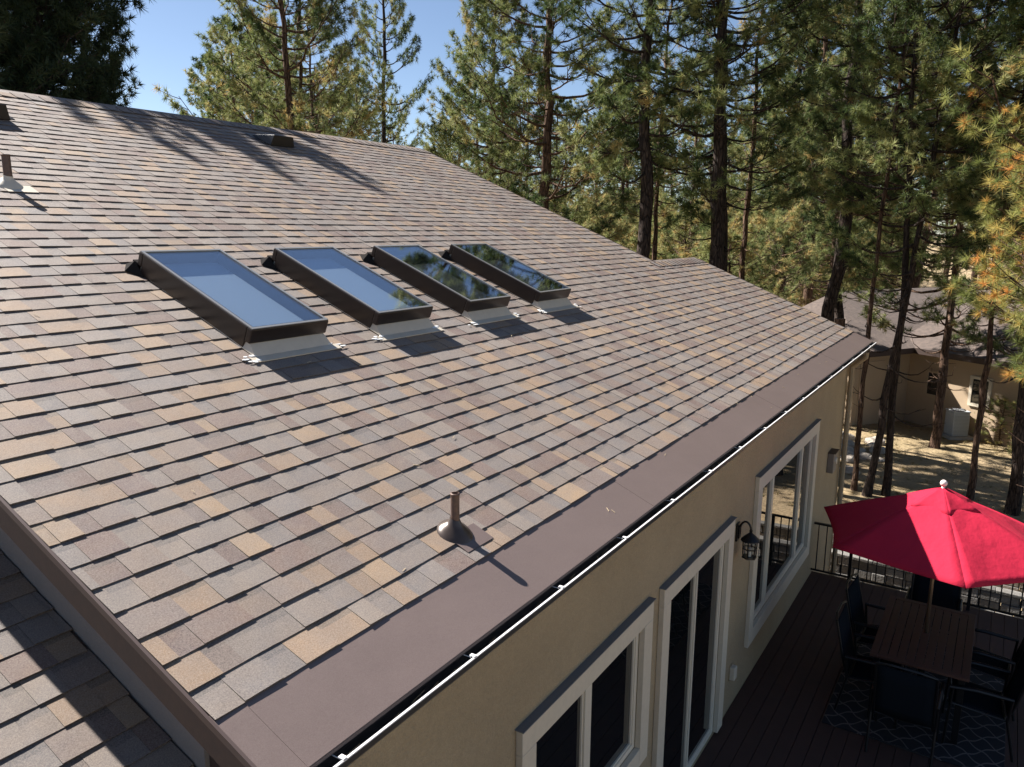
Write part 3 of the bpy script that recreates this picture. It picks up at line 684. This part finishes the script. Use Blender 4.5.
blockwall((14.0, 1.6), (13.2, -9), .45, 'second stacked block wall farther from the deck railing')
# rocks
m_rock = mat('pale_rock', (.42, .37, .31), .95, noise=[(8, .6, (.28, .24, .2))], bump=(14, .8, .05))
rr = random.Random(4)
def rock(x, y, s_, label=None):
    import bmesh
    bm = bmesh.new(); bmesh.ops.create_icosphere(bm, subdivisions=2, radius=1)
    sc = Vector((rr.uniform(.8, 1.3), rr.uniform(.7, 1.1), rr.uniform(.4, .6)))*s_
    for v_ in bm.verts: v_.co = Vector((v_.co.x*sc.x, v_.co.y*sc.y, v_.co.z*sc.z))*(1+rr.uniform(-.13, .13))
    me = bpy.data.meshes.new('rock'); bm.to_mesh(me); bm.free(); me.materials.append(m_rock)
    o = bpy.data.objects.new('rock', me); col.objects.link(o); o.location = (x, y, gz(x, y)+s_*.12); o.rotation_euler = (0, 0, rr.uniform(0, 6))
    tag(o, label or 'pale weathered rock in the heap near the far corner of the house', 'rock', 'rocks heaped in the yard')
for k in range(22): rock(21.6+rr.gauss(0, .9), 1.75+rr.gauss(0, .38), rr.uniform(.12, .3))

# ------------------------------------------------------------------ pines
def fmesh(name, V, F, mat_, hue=None, smooth=False):
    me = bpy.data.meshes.new(name); n = len(V); k = F.shape[1]; m = len(F)
    me.vertices.add(n); me.vertices.foreach_set('co', V.astype(np.float32).ravel())
    me.loops.add(m*k); me.loops.foreach_set('vertex_index', F.astype(np.int32).ravel())
    me.polygons.add(m); me.polygons.foreach_set('loop_start', np.arange(0, m*k, k, dtype=np.int32)); me.polygons.foreach_set('loop_total', np.full(m, k, dtype=np.int32))
    if smooth: me.polygons.foreach_set('use_smooth', np.ones(m, dtype=bool))
    if hue is not None:
        a = me.attributes.new('hue', 'FLOAT', 'FACE'); a.data.foreach_set('value', hue.astype(np.float32))
    me.update(calc_edges=True); me.validate(); me.materials.append(mat_); return me
def needles(pts, dirs, hues, n, ln, wd, g, inner=.35):
    T = len(pts); P = np.repeat(pts, n, 0); D = np.repeat(dirs, n, 0)
    rv = g.normal(size=(T*n, 3)); rv /= np.linalg.norm(rv, axis=1)[:, None]
    d = D*.62+rv; d[:, 2] += .10; d /= np.linalg.norm(d, axis=1)[:, None]
    s = np.cross(d, g.normal(size=(T*n, 3))); s /= np.linalg.norm(s, axis=1)[:, None]
    L_ = ln*g.uniform(.7, 1.15, (T*n, 1)); B = P+D*g.uniform(-.16, .10, (T*n, 1))*ln+d*.008
    s = s*wd*.5*g.uniform(.7, 1.2, (T*n, 1))
    tip = B+d*L_; tip[:, 2] -= L_[:, 0]*.08
    V = np.empty((T*n*3, 3)); V[0::3] = B+s; V[1::3] = B-s; V[2::3] = tip
    F = np.arange(T*n*3).reshape(-1, 3); h = np.clip(np.repeat(hues, n)+g.normal(0, .06, T*n), 0, 1)
    return V, F, h
def tubes_np(paths, k=5):
    Vs = []; Fs = []; off = 0
    for pts, rad in paths:
        m = len(pts); t = np.gradient(pts, axis=0); t /= np.linalg.norm(t, axis=1)[:, None]+1e-9
        ref = np.array([.3, .9, .1]) if abs(t[0][2]) > .7 else np.array([0, 0, 1.])
        a = np.cross(t, ref); a /= np.linalg.norm(a, axis=1)[:, None]+1e-9; b = np.cross(t, a)
        th = np.linspace(0, 2*np.pi, k, endpoint=False)
        ring = pts[:, None, :]+(a[:, None, :]*np.cos(th)[None, :, None]+b[:, None, :]*np.sin(th)[None, :, None])*rad[:, None, None]
        Vs.append(ring.reshape(-1, 3)); i = np.arange(m-1)[:, None]*k; j = np.arange(k)[None, :]; j2 = (j+1) % k
        Fs.append(np.stack([off+i+j, off+i+j2, off+i+k+j2, off+i+k+j], -1).reshape(-1, 4)); off += m*k
    return np.concatenate(Vs), np.concatenate(Fs)
def pine(seed, H, r0, base, cr, nb_, ntw, ntf, nn, nlen=.17, nw=.012, mneed=None, mbark=None, hue_mu=.4, hue_sd=.2, dead=14, top_round=.6, droop=.25, patch=0.0, fe=.9):
    g = np.random.default_rng(seed)
    nseg = 26; z = np.linspace(0, H, nseg); bend = np.cumsum(g.normal(0, .05, (nseg, 2)), 0)*(H/15)
    bend -= bend[0]
    tp = np.column_stack([bend, z]); tr = r0*(1-z/H)**.75+.012; tr[0] *= 1.35; tr[1] *= 1.08
    TV, TF = tubes_np([(tp, tr)], 12)
    TV += g.normal(0, .012, TV.shape)*np.array([1, 1, 0])
    def at(zz): return np.array([np.interp(zz, z, tp[:, 0]), np.interp(zz, z, tp[:, 1]), zz]), np.interp(zz, z, tr)
    paths = []; tpos = []; tdir = []; thue = []
    ga = g.uniform(0, 6.28)
    zc = base*H
    for i in range(nb_+dead):
        isdead = i >= nb_
        if isdead:
            f = 0; zz = g.uniform(.12*H, zc*1.15); L_ = g.uniform(.3, 1.4)*cr/2.6
        else:
            f = (i+.5)/nb_; f = f**fe; zz = zc+(H-.25-zc)*f+g.uniform(-.15, .15)
            prof = (math.sin(math.pi*min(1, (f*.62+.28)))**.8)*(1-f**3*top_round)
            L_ = cr*prof*g.uniform(.6, 1.1)
        ga += 2.399+g.uniform(-.5, .5); p0, rr_ = at(min(zz, H-.1))
        up = (-.15 if isdead else -.12+.75*f)+g.uniform(-.15, .15)
        n = 7; s = np.linspace(0, 1, n); az = ga+np.cumsum(g.normal(0, .07, n))
        hor = L_*s; rise = L_*(up*s-droop*s*(1-s)*1.6+.28*s**2.5)
        bp = p0+np.column_stack([np.cos(az)*hor, np.sin(az)*hor, rise])
        br = np.maximum(.006, (.010+.013*L_)*(1-s*.85)); paths.append((bp, br))
        if isdead:
            if g.random() < .6:
                j = g.integers(3, 6); q = bp[j]; dd = np.array([math.cos(az[j]+.8), math.sin(az[j]+.8), .1]); ll = L_*.35
                paths.append((np.array([q, q+dd*ll*.5, q+dd*ll]), np.array([.01, .008, .004])))
            continue
        th_b = np.clip(g.normal(hue_mu, hue_sd*.6), 0, 1)
        for t in range(ntw):
            st = .32+.68*(t+.7)/ntw; idx = st*(n-1); i0 = min(int(idx), n-2); fr = idx-i0; q = bp[i0]*(1-fr)+bp[i0+1]*fr
            side = (-1)**t; aa = az[i0]+side*g.uniform(.35, 1.15)*(1.15-st)+g.normal(0, .15); ll = (1.25-st)*L_*.55*g.uniform(.6, 1.2)+.12
            dd = np.array([math.cos(aa), math.sin(aa), g.uniform(.05, .5)]); dd /= np.linalg.norm(dd)
            m = 4; s2 = np.linspace(0, 1, m)[:, None]; wp = q+dd*ll*s2; wp[:, 2] += (s2[:, 0]**2)*ll*.15
            paths.append((wp, np.linspace(.011, .004, m)))
            hb = np.clip(th_b+g.normal(0, hue_sd*.5), 0, 1)
            for k in range(ntf):
                fq = 1-(k/ntf)*.62*g.uniform(.7, 1.2); fq = max(.1, min(1, fq)); q2 = q+dd*ll*fq; q2[2] += fq*fq*ll*.15
                d2 = dd+g.normal(0, .35, 3); d2[2] += .25; d2 /= np.linalg.norm(d2)
                tpos.append(q2+g.normal(0, .05, 3)); tdir.append(d2)
                hv = hb+g.normal(0, hue_sd*.5)+(patch if g.random() < .12 else 0); thue.append(min(1, max(0, hv)))
    # leader tuft
    for k in range(10):
        p0, _ = at(H-.06*k*1.0); tpos.append(p0+g.normal(0, .05, 3)); tdir.append(np.array([0, 0, 1.])); thue.append(hue_mu)
    BV, BF = tubes_np(paths, 5)
    NV, NF, NH = needles(np.array(tpos), np.array(tdir), np.array(thue), nn, nlen, nw, g)
    mb_ = mbark or m_bark
    return (fmesh('trunk', TV, TF, mb_, smooth=True), fmesh('branches', BV, BF, mb_, smooth=True), fmesh('crown', NV, NF, mneed or m_needle, NH))
protos = {
 'dense':  pine(1, 16, .20, .26, 3.1, 84, 11, 4, 30, nlen=.19, nw=.017, hue_mu=.42, hue_sd=.28),
 'broad':  pine(2, 15, .20, .22, 3.3, 80, 11, 4, 30, nlen=.19, nw=.017, hue_mu=.55, hue_sd=.28),
 'open':   pine(3, 17, .21, .36, 2.7, 62, 10, 4, 28, nlen=.19, nw=.017, mbark=m_barkd, hue_mu=.36, hue_sd=.28, dead=13),
 'tall':   pine(4, 18, .22, .42, 2.5, 52, 10, 4, 28, nlen=.19, nw=.017, mbark=m_barkd, dead=15, hue_mu=.4, hue_sd=.28),
 'slim':   pine(5, 15, .10, .45, 1.7, 48, 6, 3, 28, nlen=.19, nw=.016, dead=10, hue_mu=.5, hue_sd=.28),
 'dark':   pine(6, 15, .19, .20, 3.2, 125, 10, 5, 30, nlen=.20, nw=.024, mneed=m_needle_dark, mbark=m_barkd, hue_mu=.25, top_round=.15, fe=.65),
 'gold':   pine(7, 14.5, .17, .24, 3.3, 84, 11, 4, 44, nlen=.17, nw=.008, mneed=m_needle_gold, hue_mu=.42, hue_sd=.36, patch=.4),
 'young':  pine(8, 6, .07, .08, 1.9, 60, 6, 3, 26, nlen=.19, nw=.018, hue_mu=.7, hue_sd=.25, dead=0, top_round=.2),
 'far':    pine(9, 16, .17, .22, 3.0, 70, 7, 3, 20, nlen=.22, nw=.032, hue_mu=.55, hue_sd=.3, dead=10),
 'far2':   pine(10, 17, .16, .34, 2.6, 60, 7, 3, 20, nlen=.22, nw=.032, hue_mu=.42, hue_sd=.3, dead=16),
}
def tree(kind, x, y, h=None, rz=0, label=None, group=None, lean=(0, 0), name='pine_tree', girth=1.0, zoff=0, tg=1.0):
    H0 = {'dense': 16, 'broad': 15, 'open': 17, 'tall': 18, 'slim': 15, 'dark': 15, 'gold': 14.5, 'young': 6, 'far': 16, 'far2': 17}[kind]
    s = (h or H0)/H0
    o = empty(name, (x, y, gz(x, y)-.08+zoff)); o.rotation_euler = (lean[0], lean[1], rz); o.scale = (s*girth, s*girth, s); tag(o, label, 'pine tree', group)
    for nm, me in zip(('trunk', 'branches', 'crown'), protos[kind]):
        c = bpy.data.objects.new(nm, me); col.objects.link(c); c.parent = o
        if nm == 'trunk' and tg != 1: c.scale = (tg, tg, 1)
    return o
def azp(px, dist):       # a spot on the ground seen under picture column px at a ground distance
    a = YAW-math.atan((px-512)/FPX); return (-1.588+dist*math.cos(a), -1.673+dist*math.sin(a))
# the individually recognisable pines
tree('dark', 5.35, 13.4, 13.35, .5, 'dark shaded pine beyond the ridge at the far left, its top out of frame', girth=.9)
tree('dark', 4.5, 12.9, 12.4, 1.5, 'added dark pine thickening the roof shadow, pressed against the first one at the far left', girth=.9)  # extra tree added to thicken the shadow below the ridge
tree('dark', 5.9, 12.7, 11.9, 4.5, 'lowest of the dark pines at the far left, added right of the first to widen the roof shadow', girth=.62)  # also added, to carry that shadow further along the ridge
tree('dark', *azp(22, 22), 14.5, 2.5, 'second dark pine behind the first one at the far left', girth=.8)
tree('broad', *azp(292, 24), 15.5, 1.0, 'broad sunlit olive pine behind the ridge, left of the centre gap of sky', girth=.84)
tree('slim', *azp(299, 26), 15, 2.0, 'slimmer pine close behind the broad olive pine at the left')
tree('open', *azp(385, 31), 17, 3.1, 'open-crowned pine standing alone beside the narrow gap of blue sky', girth=.66)
tree('dense', *azp(543, 24), 16.5, .3, 'dense broad pine directly behind the upper roof edge')
tree('broad', *azp(494, 27), 14.5, 4.1, 'bushy pine behind the point where the ridge meets the roof edge', girth=.8)
tree('tall', *azp(627, 22), 18, 2.2, 'tall pine with a thick dark trunk rising behind the middle of the roof edge', girth=1.0)
tree('slim', *azp(650, 26), 14, 0.4, 'thin pine just right of the thick dark-trunked pine')
tree('tall', *azp(703, 22), 18.5, 4.0, 'left one of two thick pine trunks standing together', lean=(0, .03))
tree('open', *azp(716, 22.8), 18, 1.1, 'right one of two thick pine trunks standing together', lean=(0, .02))
tree('slim', *azp(741, 27), 15, 2.9, 'thin pine right of the pair of thick trunks')
tree('dense', *azp(805, 42), 19, 5.0, 'pine with a full crown whose trunk rises left of the pale trunk')
tree('open', *azp(775, 44), 19, 2.5, 'slightly smaller pine left of the full-crowned pine')
tree('tall', *azp(842, 27), 14.6, 5.5, 'pine with a pale sunlit trunk above the far end of the roof', lean=(.0, .03))
tree('tall', *azp(822, 24), 17.0, 2.1, 'dark thick-trunked pine just above the far end of the eave')
tree('slim', 18.29, 1.0, 14, 1.9, 'slim reddish trunk just past the far corner of the house', lean=(0, .0), tg=.6)
tree('open', 18.03, .68, 15, .2, 'left one of the twin dark trunks behind the umbrella', lean=(.09, .02), tg=.46)
tree('tall', 18.35, .30, 16, 3.6, 'right one of the twin dark trunks behind the umbrella', lean=(.04, .02), tg=.42)
tree('broad', 23.62, -.32, 14.5, 1.4, 'reddish pine trunk leaning in front of the air conditioner', lean=(.07, .0), tg=.6)
tree('slim', 19.27, -1.42, 14.5, 2.4, 'straight reddish trunk right of the umbrella finial', tg=.68)
tree('open', 18.6, -2.28, 15.5, 4.4, 'thick shaded pine trunk at the right edge behind the umbrella', lean=(.03, 0), tg=.62)
tree('broad', 21.5, -3.2, 14.5, 4.4, 'pine trunk at the very right edge, half hidden by the thick one')
tree('gold', 13.4, -3.3, 14.2, 0.9, 'near pine at the right edge with yellow and orange autumn needles')
tree('gold', 17.4, -3.9, 13.0, 3.3, 'second pine with golden needles, behind the near one at the right edge')
# woods behind: many alike
g = random.Random(21); cnt = 0; placed = []
def ok(px, d):
    if 84 < px < 215 and d < 400: return False
    if 398 < px < 440: return False
    if px > 825 and d < 36: return False
    return True
tries = 0
while cnt < 125 and tries < 9000:
    tries += 1
    px = g.uniform(-150, 1130); d = 30+g.random()**1.2*85
    if not ok(px, d): continue
    x, y = azp(px, d)
    if 15 < x < 37 and -10 < y < 21: continue
    if any((x-a)**2+(y-b)**2 < (2.3+d*.012)**2 for a, b in placed): continue
    placed.append((x, y)); k = g.choice(('far', 'far', 'far2', 'far2'))
    hh = g.uniform(12, 16.5)+d*.03
    if px < 84: hh = g.uniform(8, 11)
    tree(k, x, y, hh, g.uniform(0, 6.28), 'one of the many pines standing deep in the woods behind the house', 'pines in the woods behind the house')
    cnt += 1
cnt = 0; tries = 0
while cnt < 95 and tries < 5000:
    tries += 1
    px = g.uniform(420, 900); d = g.uniform(24, 100); x, y = azp(px, d)
    if 20 < x < 37 and -10 < y < 5.5: continue
    if any((x-a)**2+(y-b)**2 < 1.6**2 for a, b in placed): continue
    placed.append((x, y)); tree('young', x, y, g.uniform(3, 6)*(1+.006*d), g.uniform(0, 6.28), 'young bushy pine among the trunks of the woods behind the roof', 'young pines under the tall ones', name='young_pine'); cnt += 1
# a cut snag behind the far end of the roof
x, y = azp(841, 19.5); sn = MB(); sn.tube([(0, 0, -.2), (.02, 0, 2.0), (0, .01, 4.22)], [.15, .125, .115], 12); o = sn.build('tree_stump', m_bark, smooth=False); o.location = (x, y, -4.5); tag(o, 'tall cut-off tree stump whose flat top shows just above the far end of the roof', 'tree stump')
# shrub by the air conditioner
yp = tree('young', 25.2, -1.9, 1.5, 1.0, 'small green seedling pine beside the air conditioner', name='young_pine', girth=1.3)
for (x_, y_, h_, lb) in ((24.3, -2.6, 1.1, 'low bushy seedling pine at the right of the yard, in front of the wall'), (22.0, -3.4, 1.7, 'young pine at the right edge of the yard')):
    tree('young', x_, y_, h_, x_, lb, name='young_pine', girth=1.4)
# ground clutter: tufts of dry grass
g2 = np.random.default_rng(77); n = 2600
gx_ = g2.uniform(12, 34, n); gy_ = g2.uniform(-9, 14, n); pts = np.column_stack([gx_, gy_, [gz(a, b) for a, b in zip(gx_, gy_)]])
V, F, Hh = needles(pts, np.tile([0, 0, 1.], (n, 1)), g2.uniform(.2, 1, n), 12, .13, .014, g2)
m_grass = needlemat('dry_grass', [(0, (.10, .12, .04)), (.5, (.28, .22, .10)), (1, (.42, .32, .18))], .3)
o = bpy.data.objects.new('grass', fmesh('grass', V, F, m_grass, Hh)); col.objects.link(o); tag(o, 'short dry grass tufts scattered over the yard floor', 'grass', kind='stuff')
# fallen needles on the roof
mb = MB(); rr = random.Random(9)
for k in range(80):
    x = rr.uniform(0, 11); d = rr.uniform(.13, .42) if rr.random() < .1 else rr.uniform(.4, 7.5)
    a = rr.uniform(0, 3.14); l = rr.uniform(.012, .04); w_ = .0014; dx, dd = math.cos(a)*l/2, math.sin(a)*l/2; px_, pd = -math.sin(a)*w_, math.cos(a)*w_
    h = .0055 if d < .36 else .011
    mb.hexa([RP(x-dx-px_, d-dd-pd, h), RP(x+dx-px_, d+dd-pd, h), RP(x+dx+px_, d+dd+pd, h), RP(x-dx+px_, d-dd+pd, h), RP(x-dx-px_, d-dd-pd, h+.002), RP(x+dx-px_, d+dd-pd, h+.002), RP(x+dx+px_, d+dd+pd, h+.002), RP(x-dx+px_, d-dd+pd, h+.002)])
for k in range(150):
    x = rr.uniform(0, 11.4); y_ = rr.uniform(.045, .078); l = rr.uniform(.03, .09); a = rr.gauss(0, .5); z_ = -.066+rr.uniform(0, .014)
    mb.tube([(x, y_, z_), (x+l*math.cos(a), y_+l*.25*math.sin(a), z_+rr.uniform(0, .012))], .0016, 4)
o = mb.build('fallen_needles', mat('dry_needle', (.5, .4, .26), .8)); tag(o, 'fallen dry pine needles scattered over the shingles and flashing', 'pine needles', kind='stuff')
